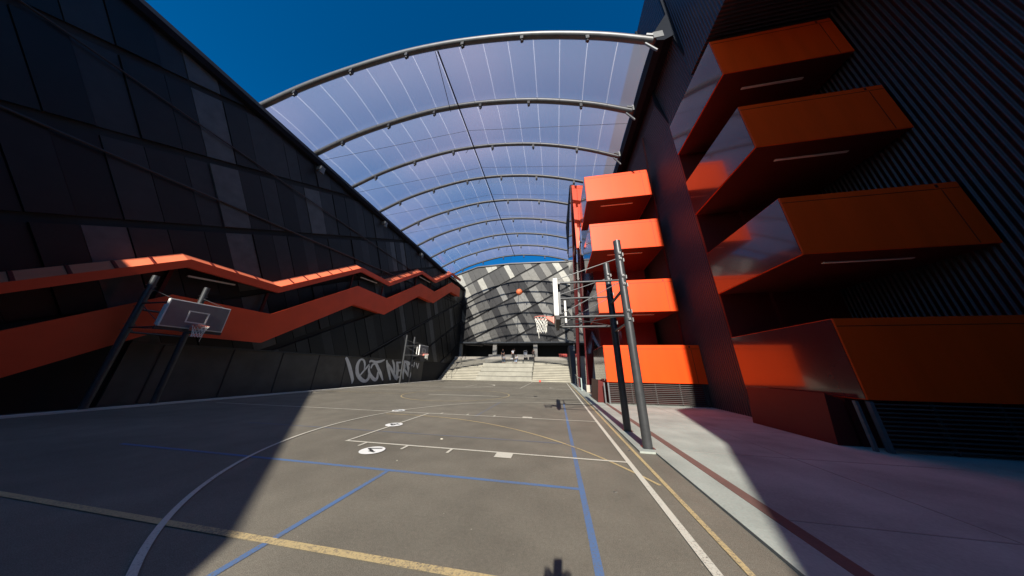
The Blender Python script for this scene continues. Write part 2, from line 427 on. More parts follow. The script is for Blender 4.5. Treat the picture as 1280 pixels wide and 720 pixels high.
w = MB(); w.prism([(-18.4, 16.25), (-17.25, 16.25), (-17.12, 16.5), (-17.5, 17.05), (-18.4, 17.05)], 1, -14, 42.0); P_(w.build('gutter', M['navy']), lb)
w = MB()
for k in range(9):
    y = 7.2 + 3.6*k
    if k % 2 == 0: continue
    w = MB(); w.box((-17.1, y + .15, 15.55), (-16.95, y + .45, 16.1)); w.box((-17.5, y + .2, 15.9), (-17.1, y + .4, 16.24))
    P_(w.build('floodlight', M['galv']), lb)

# graffiti screen
GX = -17.5
gw = thing('graffiti_wall', 'low grey brown screen wall sprayed with pale GOT NEXT lettering, left edge of the court', 'wall', (GX, 20, 0))
w = MB(); w.box((GX - .08, 7, 0), (GX, 30.2, 2.42)); P_(w.build('screen', M['mesh_wall']), gw)
w = MB(); w.box((GX - .10, 7, 2.423), (GX + .06, 30.2, 2.50)); P_(w.build('top_rail', M['steel']), gw)
w = MB()
for k in range(9): w.box((GX + .002, 7.9 + 2.5*k, .02), (GX + .03, 7.94 + 2.5*k, 2.42))
P_(w.build('joint_strip', M['steel_dark']), gw)
GR = {'I': [[(17.79, 2.34, 0.25), (18.21, 1.8, 0.32), (18.63, 1.14, 0.33), (18.95, 0.58, 0.27), (18.98, 0.3, 0.1)]],
'G': [[(20.04, 1.34, 0.08), (19.99, 1.84, 0.18), (19.73, 2.21, 0.22), (19.38, 2.25, 0.23), (19.17, 1.93, 0.29), (19.2, 1.4, 0.33), (19.45, 0.93, 0.37), (19.94, 0.55, 0.42), (20.48, 0.39, 0.37), (20.79, 0.63, 0.29), (20.73, 1.02, 0.17)], [(19.7, 0.91, 0.1), (19.97, 1.23, 0.19), (20.35, 1.63, 0.21), (20.5, 1.85, 0.08)]],
'O': [[(20.6, 1.71, 0.11), (20.65, 1.29, 0.25), (21.07, 0.81, 0.37), (21.69, 0.46, 0.41), (21.93, 0.68, 0.3), (21.86, 1.18, 0.16)], [(20.85, 1.55, 0.16), (20.98, 1.86, 0.21), (21.32, 1.93, 0.17)]],
'T': [[(20.5, 2.08, 0.19), (20.71, 2.19, 0.28), (21.32, 2.1, 0.31), (21.99, 2.19, 0.33), (22.5, 2.36, 0.16)], [(21.28, 2.07, 0.34), (21.81, 1.53, 0.36), (22.32, 0.99, 0.36), (22.8, 0.39, 0.17)]],
'N': [[(22.85, 2.31, 0.21), (23.12, 1.79, 0.33), (23.51, 1.17, 0.35), (23.95, 0.4, 0.22)], [(22.98, 2.09, 0.23), (23.84, 1.42, 0.37), (24.87, 0.45, 0.34)], [(23.76, 2.36, 0.25), (24.15, 1.87, 0.31), (24.45, 1.1, 0.23)]],
'E': [[(24.55, 2.21, 0.28), (24.83, 1.62, 0.42), (24.92, 1.03, 0.41), (25.04, 0.34, 0.22)], [(24.54, 2.13, 0.26), (25.27, 2.2, 0.25)], [(24.94, 1.29, 0.38), (25.55, 1.35, 0.23)], [(25.04, 0.6, 0.37), (25.63, 0.62, 0.26)]],
'X': [[(25.71, 2.31, 0.24), (26.05, 1.77, 0.38), (26.0, 1.08, 0.3), (26.16, 0.39, 0.21)], [(26.03, 1.49, 0.26), (26.63, 1.08, 0.37), (27.33, 0.58, 0.34)]],
'U': [[(25.8, 2.32, 0.33), (26.64, 2.19, 0.45), (27.59, 1.88, 0.26)], [(26.45, 2.18, 0.42), (26.91, 1.5, 0.45), (27.32, 0.93, 0.49), (27.4, 0.45, 0.26)]],
'q': [[(28.0, 2.30, 0.19), (27.95, 1.73, 0.13)], [(28.42, 2.18, 0.25), (28.84, 1.57, 0.17)], [(28.96, 2.19, 0.18), (28.87, 1.66, 0.14)]]}
def spline(pts, n=6):
    out = []
    for i in range(len(pts) - 1):
        p0 = pts[max(i-1, 0)]; p1 = pts[i]; p2 = pts[i+1]; p3 = pts[min(i+2, len(pts)-1)]
        for k in range(n):
            t = k / n
            out.append(tuple(.5*((2*b) + (-a+c)*t + (2*a-5*b+4*c-d)*t*t + (-a+3*b-3*c+d)*t*t*t) for a, b, c, d in zip(p0, p1, p2, p3)))
    out.append(tuple(pts[-1])); return out
layer = 0
gm = MB()
for key, strokes in GR.items():
    for st in strokes:
        layer += 1; x = GX + .034 + .0015*layer
        sp = spline(st)
        # a slanted marker: width is laid out along the wall, as a chisel tip leaves it
        L1, R1 = [], []
        for i, (y, z, wd) in enumerate(sp):
            a = sp[max(i-1, 0)]; b = sp[min(i+1, len(sp)-1)]
            d = Vector((b[0]-a[0], b[1]-a[1])); d = d.normalized() if d.length else Vector((1, 0))
            n = Vector((-d.y, d.x)); ky = wd*.56; kz = max(.08, wd*.36)
            L1.append((x, y + n.x*ky, z + n.y*kz)); R1.append((x, y - n.x*ky, z - n.y*kz))
        for i in range(len(sp) - 1):
            gm.poly([L1[i], L1[i+1], R1[i+1], R1[i]])
        for c_ in (sp[0], sp[-1]):
            r_ = max(.06, c_[2]*.3)
            gm.poly([(x + .0006, c_[0] + r_*math.cos(k*math.pi/5), c_[1] + r_*math.sin(k*math.pi/5)) for k in range(10)])
P_(gm.build('spray_lettering', M['graffiti']), gw)

# zigzag stair on the left building
zs = thing('zigzag_staircase', 'red covered staircase climbing in zigzag flights along the black left building', 'staircase', (-16.8, 20, 0))
TOP = [(3.1, 1.7), (6.8, 4.40), (10.5, 4.40), (15.8, 8.0), (19.4, 8.0), (24.6, 11.45), (28.1, 11.55), (33.0, 14.75), (36.4, 14.95)]
SX = -16.62; KS = 16.62/16.0
TOP = [(a*KS, 1.57 + (b-1.57)*KS) for a, b in TOP]
def ribbon(mb, path, lo, hi, x0, x1, mi=0, mi_top=None, lift=0):
    n = len(path)
    for i in range(n - 1):
        (ya, za), (yb, zb) = path[i], path[i+1]
        A = [(x0, ya, za+lo+lift), (x1, ya, za+lo), (x1, ya, za+hi), (x0, ya, za+hi+lift)]
        B = [(x0, yb, zb+lo+lift), (x1, yb, zb+lo), (x1, yb, zb+hi), (x0, yb, zb+hi+lift)]
        for k in range(4):
            j = (k+1) % 4
            mb.poly([A[k], A[j], B[j], B[k]], (mi_top if (k == 2 and mi_top is not None) else mi))
        if i == 0: mb.poly(A, mi)
        if i == n-2: mb.poly(B, mi)
z = MB(); ribbon(z, TOP, -1.68, 0, SX - .12, SX); P_(z.build('parapet', M['red_matte']), zs)
z = MB(); ribbon(z, TOP, -1.56, -1.3, -17.46, SX - .125); P_(z.build('flight', M['red_matte']), zs)
CT = [(a, b + 1.33) for a, b in TOP]
z = MB(); ribbon(z, CT, 0, .41, SX - .16, SX); P_(z.build('canopy_edge', M['red_matte']), zs)
z = MB(); ribbon(z, CT, .05, .37, -17.46, SX - .165, 0, 1, .42)
for i in range(len(CT) - 1):
    (ya, za), (yb, zb) = CT[i], CT[i+1]
    n = max(3, int(math.hypot(yb-ya, zb-za) / .95))
    for k in range(1, n):
        t = k / n; y = ya + (yb-ya)*t; zz = za + (zb-za)*t + .375
        z.bar((-17.44, y, zz + .40), (SX - .18, y, zz + .005), .09, .05, 2)
P_(z.build('canopy', [M['red_matte'], M['salmon'], M['maroon']]), zs)
for a, b, q in ((7.4, 9.1, 5.62), (16.9, 18.9, 9.35), (25.8, 28.4, 12.95), (34.6, 37.0, 16.4)):
    z = MB(); z.bar((-17.1, a, q - .05), (-17.1, b, q + .12), .10, .07); P_(z.build('strip_light', M['lamp']), zs)
for y, q in TOP[1:]:
    z = MB(); z.box((-17.4, y - .16, q - 1.2), (-17.28, y - .04, q + 1.3))
    P_(z.build('stair_post', M['maroon']), zs)

# ------------------------------------------------------------------ far building and stairs
FY = 42.0
fb = thing('patchwork_clad_building', 'far building end clad in light and dark grey slanting slabs above the bleachers', 'building', (-7, FY, 0))
top = [(-21, 18.9), (-19.3, 19.8), (-15, 21.3), (-8, 21.6), (3.5, 21.3), (9, 19.5)]
poly = [(-21, 6.35), (9, 6.3)] + top[::-1]
w = MB(); w.prism(poly, 1, FY + .02, FY + 8); P_(w.build('wall', M['black']), fb)
cl = clad(poly, R(28), 3.45, .34, 1.2, lambda x, zz, h: (x, FY - h, zz), (3.2, 2.4, 2.8, 2.4), random.Random(21), (-6.34, 7.46))
P_(cl.build('cladding', [M['slab%d' % i] for i in range(4)]), fb)
w = MB()
for i in range(len(top) - 1): w.bar((top[i][0], FY - .1, top[i][1]+.05), (top[i+1][0], FY - .1, top[i+1][1]+.05), .35, .22)
P_(w.build('roof_edge', M['steel_dark']), fb)
w = MB(); w.box((-21, FY - .3, 6.05), (9, FY + 8, 6.3)); P_(w.build('soffit', M['slate']), fb)
w = MB(); w.box((-22, 46.5, 3.0), (9, 47, 6.04)); P_(w.build('recess_wall', M['black']), fb)
for x in (-17.5, -10.84, -3.5, 3.4):
    w = MB(); w.box((x - .36, 42.2, 3.2), (x + .36, 42.9, 6.04)); P_(w.build('column', M['grey_conc'], bevel=.03), fb)
for (xa, xb, ya, yb, zz) in ((-17.0, -14.2, 43.6, 45.6, 5.98), (-13.2, -11.6, 43.4, 44.6, 5.98)):
    w = MB(); w.bar((xa, ya, zz), (xb, yb, zz - .05), .12, .06); P_(w.build('ceiling_light', M['lamp']), fb)
# upper terrace
w = MB(); w.box((-18, 40.0, -.4), (9, 50, 3.2)); struct(w.build('terrace', M['grey_conc']))
st = thing('concrete_bleachers', 'broad cream concrete steps and seating tiers closing the far end of the court', 'steps', (-8, 35, 0))
def steps(mb, x0, x1, n, y0, y1, h0, h1):
    for k in range(n):
        mb.box((x0 + .01, y0 + (y1-y0)*k/n - .012, h0 + (h1-h0)*k/n + .004), (x1 - .01, y0 + (y1-y0)*k/n + .01, h0 + (h1-h0)*k/n + .07), 1)  # dark strip draws joint and nosing shadow at each riser foot
        mb.box((x0, y0 + (y1-y0)*k/n, h0 + (h1-h0)*k/n if k == 0 else h0 + (h1-h0)*k/n - .02), (x1, y1 + .02, h0 + (h1-h0)*(k+1)/n))
w = MB(); steps(w, -17.4, -11.55, 14, 34.72, 39.9, 0, 3.15); P_(w.build('side_steps', [M['stair_conc'], M['joint']]), st)
w = MB(); steps(w, -11.54, -3.45, 5, 34.72, 39.9, 0, 3.15); P_(w.build('seating_tiers', [M['tier_conc'], M['joint']]), st)
w = MB(); steps(w, -3.44, 1.93, 14, 34.72, 39.9, 0, 3.12); P_(w.build('side_steps', [M['stair_conc'], M['joint']]), st)
w = MB(); w.box((-9.6, 36.9, 1.9), (-4.4, 39.8, 1.94)); 
w = MB(); w.box((-17.4, 40.02, 3.2), (1.93, 40.3, 3.62)); P_(w.build('top_kerb', M['concrete']), st)
w = MB(); w.box((-11.4, 40.32, 3.21), (-3.4, 40.9, 4.0)); P_(w.build('planter_wall', M['grey_conc'], bevel=.02), st)
w = MB(); w.box((2.9, 34.6, 0), (10.5, 39.9, 3.3)); w.box((2.9, 34.5, 3.3), (10.5, 40, 3.45)); P_(w.build('retaining_wall', M['concrete']), st)
w = MB(); w.prism([(33.4, .02), (41.5, .02), (41.5, 5.2), (36.5, 5.1), (35.0, 4.4)], 0, 1.95, 2.88); P_(w.build('side_wall', M['slate']), st)
def handrail(x, mat_='steel_dark'):
    w = MB(); hy = [(34.9, .25), (36.6, 1.3), (38.3, 2.3), (39.8, 3.15)]
    w.tube([(x, y, h + .9) for y, h in hy], .025, 6)
    for y, h in hy: w.tube([(x, y, h - .1), (x, y, h + .9)], .022, 6)
    return w
for x in (-3.44, -16.2, -15.4):
    P_(handrail(x).build('handrail', M['steel_dark']), st)

# ------------------------------------------------------------------ translucent roof
PR = [(-18.15, 17.2), (-15.2, 18.7), (-12.2, 19.72), (-8.8, 20.5), (-6, 20.72), (-3.5, 20.62), (-1, 20.3), (1.1, 19.8), (3.5, 19.0), (5.75, 17.95)]
def prof(x):
    for i in range(len(PR) - 1):
        if PR[i][0] <= x <= PR[i+1][0] or i == len(PR)-2:
            p0 = PR[max(i-1, 0)]; p1 = PR[i]; p2 = PR[i+1]; p3 = PR[min(i+2, len(PR)-1)]
            m1 = (p2[1]-p0[1])/(p2[0]-p0[0]); m2 = (p3[1]-p1[1])/(p3[0]-p1[0]); h = p2[0]-p1[0]; t = (x-p1[0])/h
            return (2*t**3-3*t**2+1)*p1[1] + (t**3-2*t**2+t)*h*m1 + (-2*t**3+3*t**2)*p2[1] + (t**3-t**2)*h*m2
ZO = [-.1, -.05, 0, 0, -.08, -.12, -.15, -.1, 0]
def sk(x): return 1.2*(x + 18.15)/23.9
AY = [7.2 + 3.6*k for k in range(9)]
rf = thing('arched_film_roof', 'arched canopy of clear lavender film on curved grey tubes spanning over the court', 'canopy', (-6.5, 7.2, 17))
XS = [-18.15 + 23.9*i/46 for i in range(47)]
for k, y in enumerate(AY):
    if y > 40.5: continue
    a = MB(); a.tube([(x, y + sk(x), prof(x) + ZO[k]) for x in XS], .18 if k < 2 else .145, 12)
    ao = P_(a.build('arch', M['arch'], smooth=True), rf)
    for i in range(4, 45, 7):
        x = XS[i] + .4; zz = prof(x) + ZO[k]; yy = y + sk(x)
        c = MB(); c.box((x - .09, yy - .1, zz - .42), (x + .09, yy + .1, zz - .14)); c.tube([(x, yy, zz-.44), (x, yy, zz-.56)], .07, 8)
        o = c.build('clamp', M['steel_dark']); o.parent = ao
    ye = y + 1.2; ze = 17.95 + ZO[k]
    e = MB(); e.box((5.68, ye - .22, ze - .15), (6.15, ye + .22, ze + .32)); e.tube([(5.35, ye, ze - .05), (5.8, ye, ze - .8)], .06, 8); e.tube([(5.4, ye - .15, ze + .3), (5.7, ye - .15, ze + .15)], .1, 8)
    P_(e.build('end_bracket', M['galv']), rf)
    e = MB(); e.box((-18.5, y - .2, 16.95 + ZO[k]*0), (-17.9, y + .2, 17.3)); e.tube([(-17.8, y, 17.0), (-17.3, y, 16.6)], .06, 8)
    P_(e.build('end_bracket', M['galv']), rf)
f = MB()
NA = len([y for y in AY if y <= 40.5])
for k in range(NA - 1):
    for j in range(8):
        t0, t1 = j/8, (j+1)/8
        def q(x, t):
            zo = ZO[k]*(1-t) + ZO[k+1]*t
            return (x, AY[k]*(1-t) + AY[k+1]*t + sk(x), prof(x) + zo + .20 + .14*math.sin(math.pi*t))
        for i in range(46):
            f.poly([q(XS[i], t0), q(XS[i+1], t0), q(XS[i+1], t1), q(XS[i], t1)], 0)
        for i in range(1, 46, 3):
            x = XS[i]
            a, b = q(x - .013, t0), q(x + .013, t0); c, d = q(x + .013, t1), q(x - .013, t1)
            f.poly([(p[0], p[1], p[2] + .02) for p in (a, b, c, d)], 1)
        if j == 0:
            pass
me = f.build('film_panel', [M['film'], M['seam']])
bm = bmesh.new(); bm.from_mesh(me.data); bmesh.ops.remove_doubles(bm, verts=bm.verts, dist=.002); bmesh.ops.recalc_face_normals(bm, faces=bm.faces); bm.to_mesh(me.data); bm.free()
me.data.polygons.foreach_set('use_smooth', [True]*len(me.data.polygons)); P_(me, rf)
# small upstand cleats on the arches are read as ticks along each tube
c = MB(); c.tube([(-6.35, 7.8, prof(-6.35) - .55), (-6.35, 36.6, prof(-6.35) - .25)], .05, 8); P_(c.build('ridge_cable', M['cable']), rf)
c = MB(); c.tube([(-6.5, 7.8, prof(-6.7) - .55), (-7.1, 11.4, prof(-7.1) - .45)], .022, 6); P_(c.build('hanger_rod', M['cable']), rf)
for k in range(2, NA):
    y = AY[k]; c = MB(); c.tube([(-7.0, y + .55, prof(-7) + ZO[k] - .15), (-7.0, y + .1, prof(-7) + ZO[k] - 1.15)], .02, 6); P_(c.build('hanger_rod', M['cable']), rf)
for k in range(1, 5):
    y = AY[k] + .4; c = MB(); c.tube([(-18, y, 17.0), (-6, y + 1.2, 19.3), (5.7, y + 1.6, 17.9)], .012, 5); P_(c.build('tie_wire', M['cable']), rf)

# ------------------------------------------------------------------ right building
rb = thing('maroon_ribbed_building', 'tall dark maroon ribbed building leaning in over the right side of the court', 'building', (7, 10, 0))
w = MB(); w.prism([(6.5, 16.6), (6.95, 14.9), (6.98, 13.2), (7.1, -.2), (18, -.2), (18, 24), (6.6, 24)], 1, 10.9, 34)
w.prism([(6.6, 17.6), (6.95, 14.6), (18, 14.6), (18, 24), (6.6, 24)], 1, 8.3, 10.9)
w.prism([(6.75, 14.6), (18, 14.6), (18, 24), (6.75, 24)], 1, -14, 8.3)
w.prism([(10.9, -.2), (18, -.2), (18, 14.6), (10.9, 14.6)], 1, -14, 10.9)
P_(w.build('ribbed_wall', M['corr']), rb)
w = MB(); w.prism([(6.56, 17.3), (6.97, 14.5), (8, 14.5), (8, 24.2), (6.56, 24.2)], 1, 8.22, 8.295); w.prism([(6.47, 16.6), (6.92, 14.9), (6.98, 24), (6.47, 24)], 1, 10.80, 10.895); P_(w.build('end_plate', M['navy']), rb)
w = MB(); w.box((6.93, 10.80, .04), (10.85, 10.895, 14.58)); P_(w.build('recess_panel', M['maroon']), rb)
w = MB(); w.prism([(5.78, 17.5), (6.1, 17.4), (6.6, 17.65), (6.6, 19.6), (5.8, 18.25)], 1, 8.2, 34.3); P_(w.build('fascia', M['navy']), rb)
w = MB()
for y in range(13, 33, 4):
    w.bar((6.46, y, 16.6), (6.88, y + 1.1, 13.2), .09, .09)
    if y > 11: w.bar((6.91, y + 1.1, 13.2), (7.05, y + 2.0, .1), .09, .09)
P_(w.build('wall_rib', M['maroon']), rb)

# orange stair tower
def stair_tower(name, label, x0, y0, wide=4.05):
    t = thing(name, label, 'stair tower', (x0, y0, 0))
    ZB = [(1.05, 2.88), (4.65, 6.52), (8.56, 10.48), (12.3, 14.34)]
    for i, (a, b) in enumerate(ZB):
        xe = x0 + wide + (.55 if i == 0 else .0)
        m = MB(); m.box((x0, y0, a), (xe, y0 + 3.6, b))
        bo = P_(m.build('stair_box', M['orange'], bevel=.015), t)
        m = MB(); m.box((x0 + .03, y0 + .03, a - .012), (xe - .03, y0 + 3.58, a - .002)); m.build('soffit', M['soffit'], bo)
        m = MB(); m.box((x0 - .012, y0 + .03, a + .02), (x0 - .002, y0 + 3.58, b - .02)); m.build('side_panel', M['red_gloss'], bo)
        m = MB()
        m.box((x0 + .02, y0 - .004, b - .20), (xe - .02, y0 + .003, b - .185)); m.box((xe - .42, y0 - .0045, a + .03), (xe - .405, y0 + .003, b - .22)) 
        m.box((xe - .50, y0 - .005, b - .15), (xe - .44, y0 + .003, b - .05))
        o = m.build('panel_joint', M['maroon']); o.parent = bo
        if i:
            m = MB(); m.box((x0 + 1.0, y0 + .62, a - .035), (x0 + 3.05, y0 + .70, a + .01))
            o = m.build('strip_light', M['lamp']); o.parent = bo
        # glossy return flight under each box, climbing back to the building
        if i:
            if x0 > 5: continue
            m = MB(); m.prism([(y0 + 3.4, a - 1.9), (y0 + 7.6, a - .2), (y0 + 7.6, a + 1.5), (y0 + 3.4, a + .02)], 0, x0 + .5, x0 + 1.9)
            P_(m.build('return_flight', M['red_gloss']), t)
    m = MB(); m.box((x0 + 1.9, y0 + 3.61, .04), (x0 + 4.1, y0 + (8 if x0 < 5 else 3.78), 16.5 if x0 < 5 else 14.55)); P_(m.build('core', M['maroon']), t)
    # louvred screen closing the foot
    m = MB()
    for k in range(11): m.bar((x0 + .1, y0 + .06, .12 + .085*k), (x0 + wide + .5, y0 + .06, .12 + .085*k), .05, .028)
    for k in range(5): m.box((x0 + .05 + k*1.1, y0 + .095, .04), (x0 + .10 + k*1.1, y0 + .14, 1.04))
    P_(m.build('louvre_screen', M['louvre']), t)
    m = MB(); m.box((x0 + .02, y0 + .5, .036), (x0 + wide + .5, y0 + 3.3, 1.045)); P_(m.build('base', M['maroon']), t)
    m = MB(); m.prism([(x0 - .46, .04), (x0 - .03, .04), (x0 - .03, 1.0), (x0 - .34, 1.14)], 1, y0 + .5, y0 + 3.0); P_(m.build('side_panel', M['maroon']), t)
    m = MB(); m.box((x0 - .16, y0 + .1, .04), (x0 - .1, y0 + .16, 1.02)); m.box((x0 + .02, y0 + .02, .04), (x0 + .09, y0 + .09, 1.02)); P_(m.build('corner_post', M['galv']), t)
    return t
tw = stair_tower('orange_stair_tower', 'stack of four sunlit orange stair boxes beside the court, behind the near hoop posts', 2.5, 13.5)
tw2 = stair_tower('orange_stair_tower', 'nearest stack of orange stair boxes, standing on the pale paving in shade at the right', 6.75, 7.0)
# tall fins and glossy wing panels of the tower
m = MB(); m.prism([(18.0, 17.9), (26.3, 18.75), (26.3, .04), (25.9, .04)], 0, 2.0, 2.34); P_(m.build('fin', M['red_gloss']), tw)
m = MB(); m.prism([(18.02, 17.84), (26.2, 18.7), (26.2, 14.5)], 0, 1.96, 1.997); P_(m.build('fin_edge', M['navy']), tw)  # blue sky reflected along the fin, painted as a navy plate
m = MB(); m.prism([(2.14, 17.75), (3.24, 17.6), (2.60, 13.6), (2.27, 11.25), (2.12, 11.25)], 1, 17.94, 18.3)
P_(m.build('wing_panel', M['orange']), tw)
m = MB(); m.prism([(18.32, 17.6), (21.5, 17.6), (20.2, 6.0), (18.32, 11.3)], 0, 2.40, 2.52); P_(m.build('wing_side', M['red_gloss']), tw)
m = MB()
sec = [(.55, 2.24, 2.62), (2.9, 2.30, 2.98), (6.0, 2.30, 3.5), (9.0, 2.36, 3.2), (11.6, 2.40, 2.9)]
for (za, a0, a1), (zb, b0, b1) in zip(sec, sec[1:]):
    A = [(a0, 20.1, za), (a1, 20.1, za), (a1, 20.5, za), (a0, 20.5, za)]; B = [(b0, 20.1 - (zb>3)*.3, zb), (b1, 20.1 + (zb>3)*.2, zb), (b1, 20.6, zb), (b0, 20.5, zb)]
    for k in range(4): j = (k+1) % 4; m.poly([A[k], A[j], B[j], B[k]])
P_(m.build('leg_fin', M['red_gloss']), tw)
m = MB(); m.box((2.18, 20.0, .036), (2.72, 20.6, .55)); P_(m.build('footing', M['concrete'], bevel=.02), tw)
m = MB(); m.prism([(17.2, 3.4), (21.0, 4.2), (21.0, 17), (17.2, 16.2)], 0, 3.05, 3.4); P_(m.build('gloss_panel', M['red_gloss']), tw)

# low rail at the court edge
lr = thing('court_edge_rail', 'small pale barrier rail beside the dark red fin at the court edge', 'rail', (2.0, 24, 0))
m = MB(); m.tube([(1.98, 21.6, .98), (1.98, 24.2, .95), (1.98, 28.5, 1.2)], .025, 8); P_(m.build('top_rail', M['glass_pale']), lr)
for y in (21.6, 24.6, 28.5):
    m = MB(); m.tube([(1.98, y, .036), (1.98, y, 1.0)], .045 if y < 22 else .025, 8); P_(m.build('post', M['glass_pale']), lr)

# ------------------------------------------------------------------ basketball hoops
def make_hoop(name, label):
    """posts at local x=0, board towards -x"""
    t = thing(name, label, 'basketball hoop', (0, 0, 0), 'basketball hoops at the court edges')
    py = (-.77, .77)
    for y in py:
        m = MB(); m.tube([(0, y, 0), (0, y, 5.05)], .098, 16); m.box((-.12, y-.12, 0), (.12, y+.12, .012))
        po = m.build('post', M['steel'], t, smooth=True)
        for z in (3.72, 3.95, 2.78, 3.0, 4.45, 4.62):
            m = MB()
            m.box((-.03, y - .135, z - .03), (.03, y - .09, z + .03)); m.tube([(0, y - .15, z), (0, y + .15, z)], .014, 6); m.box((.085, y - .02, z - .05), (.12, y + .02, z + .05))
            m.build('bolt', M['bolt'], po)
        for z in (3.86, 2.89):
            m = MB(); m.tube([(0, y, z), (-1.72, y, z)], .032, 10); m.build('arm', M['steel'], t, smooth=True)
        m = MB(); m.tube([(-.06, y, 4.50), (-1.70, y, 3.98)], .013, 6); m.build('tie_rod', M['steel'], t)
        m = MB(); m.tube([(-.06, y, 3.82), (-1.70, y, 2.95)], .012, 6); m.build('tie_rod', M['steel'], t)
    for a, b, z1, z2, r in ((-.77, .77, 3.62, 3.62, .04), (-.77, .77, 2.72, 2.72, .035)):
        m = MB(); m.tube([(0, a, z1), (0, b, z2)], r, 8); m.build('cross_brace', M['steel'], t)
    for s in (1, -1):
        m = MB(); m.tube([(-.05, .77*s, 2.9), (-1.7, -.77*s, 2.9)], .013, 6); m.build('cross_brace', M['steel'], t)
    m = MB()
    for z in (3.0, 3.86): m.bar((-1.68, -.8, z), (-1.68, .8, z), .06, .06)
    for y in (-.5, .5): m.bar((-1.68, y, 2.9), (-1.68, y, 3.95), .06, .06)
    m.build('back_frame', M['steel'], t)
    m = MB(); m.box((-1.50, .76, 2.98), (-1.44, .82, 3.78)); m.build('side_plate', M['board'], t)
    b = MB(); b.box((-1.84, -.90, 2.91), (-1.72, .90, 3.97)); bo = b.build('backboard', M['board'], t, bevel=.012)
    m = MB(); m.box((-1.848, -.86, 2.95), (-1.842, .86, 3.93)); m.build('board_face', M['board_face'], bo)
    m = MB()
    for a, b2, c, d in ((-.30, 3.15, .30, 3.19), (-.30, 3.58, .30, 3.62)): m.box((-1.855, a, b2), (-1.85, c, d))
    for y in (-.30, .26): m.box((-1.855, y, 3.192), (-1.85, y + .04, 3.578))
    m.build('target_square', M['board'], bo)
    m = MB(); m.box((-1.80, -.92, 2.80), (-1.70, .92, 2.905)); m.build('edge_pad', M['pad'], bo)
    m = MB(); cx = -1.85 - .15 - .228
    m.tube([(cx + .228*math.cos(2*math.pi*k/28), .228*math.sin(2*math.pi*k/28), 3.05) for k in range(28)], .011, 8, closed=True)
    # wedge shaped bracket
    m.prism([(-.10, 2.86), (.10, 2.86), (.10, 3.055), (-.10, 3.055)], 0, -1.885, -1.85)
    for s in (-1, 1):
        m.poly([(-1.87, .09*s, 2.87), (-1.87, .09*s, 3.05), (cx + .16, .165*s, 3.05), (cx + .13, .165*s, 3.01)])
        m.poly([(-1.87, .085*s, 2.87), (-1.87, .085*s, 3.05), (cx + .16, .16*s, 3.05), (cx + .13, .16*s, 3.01)])
    m.poly([(-1.87, -.09, 3.05), (-1.87, .09, 3.05), (cx + .16, .165, 3.052), (cx + .16, -.165, 3.052)])
    m.poly([(-1.87, -.09, 2.88), (-1.87, .09, 2.88), (cx + .13, .165, 3.01), (cx + .13, -.165, 3.01)])
    ro = m.build('rim', M['rim'], t, smooth=True)
    n = MB(); A = 12; lv = [(3.04, .222), (2.95, .19), (2.86, .165), (2.77, .15), (2.68, .14), (2.60, .145)]
    for k in range(len(lv) - 1):
        for a in range(A):
            for s in (-.5, .5):
                t0 = 2*math.pi*(a + .5*(k % 2))/A; t1 = 2*math.pi*(a + .5*(k % 2) + s)/A
                n.tube([(cx + lv[k][1]*math.cos(t0), lv[k][1]*math.sin(t0), lv[k][0]), (cx + lv[k+1][1]*math.cos(t1), lv[k+1][1]*math.sin(t1), lv[k+1][0])], .0065, 5)
    n.tube([(cx - .1, -.1, 2.62), (cx - .08, -.1, 2.42)], .006, 5)
    n.build('net', M['net'], ro)
    return t
hp = make_hoop('basketball_hoop', 'nearest basketball hoop, on two tall grey posts at the right edge of the court'); hp.location = (1.85, 7.06, .03)
h2 = copy_tree(hp); h2.location = (-16.35, 24.8, .03); h2.rotation_euler.z = math.pi; h2['label'] = 'far basketball hoop standing in front of the GOT NEXT graffiti'
h3 = copy_tree(hp); h3.location = (-16.35, 7.06, .03); h3.rotation_euler.z = math.pi; h3['label'] = 'shaded basketball hoop opposite the nearest one, left edge of the court'

# basketball in the air
def uv(c, r, seg=24, rings=16):
    m = MB(); m.v.append((c[0], c[1], c[2] + r))
    for i in range(1, rings):
        for j in range(seg):
            p, t = math.pi*i/rings, 2*math.pi*j/seg
            m.v.append((c[0] + r*math.sin(p)*math.cos(t), c[1] + r*math.sin(p)*math.sin(t), c[2] + r*math.cos(p)))
    m.v.append((c[0], c[1], c[2] - r)); n = len(m.v)
    for j in range(seg):
        m.f.append((0, 1 + j, 1 + (j+1) % seg)); m.f.append((n-1, n-1-seg + (j+1) % seg, n-1-seg + j)); m.m += [0, 0]
    for i in range(rings - 2):
        for j in range(seg):
            a = 1 + i*seg; m.f.append((a + j, a + seg + j, a + seg + (j+1) % seg, a + (j+1) % seg)); m.m.append(0)
    return m
b = thing('basketball', 'orange basketball in mid air in front of the patchwork grey wall', 'ball', (-1.29, 8.5, 4.42))
uv((0, 0, 0), .122).build('ball_skin', M['ball'], b, smooth=True)
g = MB()
for ax in range(3):
    pts = []
    for k in range(32):
        t = 2*math.pi*k/32; q = [.1215*math.cos(t), .1215*math.sin(t)]; q.insert(ax, 0.0); pts.append(q)
    g.tube(pts, .0026, 6, closed=True)
g.build('groove', M['seamblack'], b); b.rotation_euler = (.5, .3, .8)

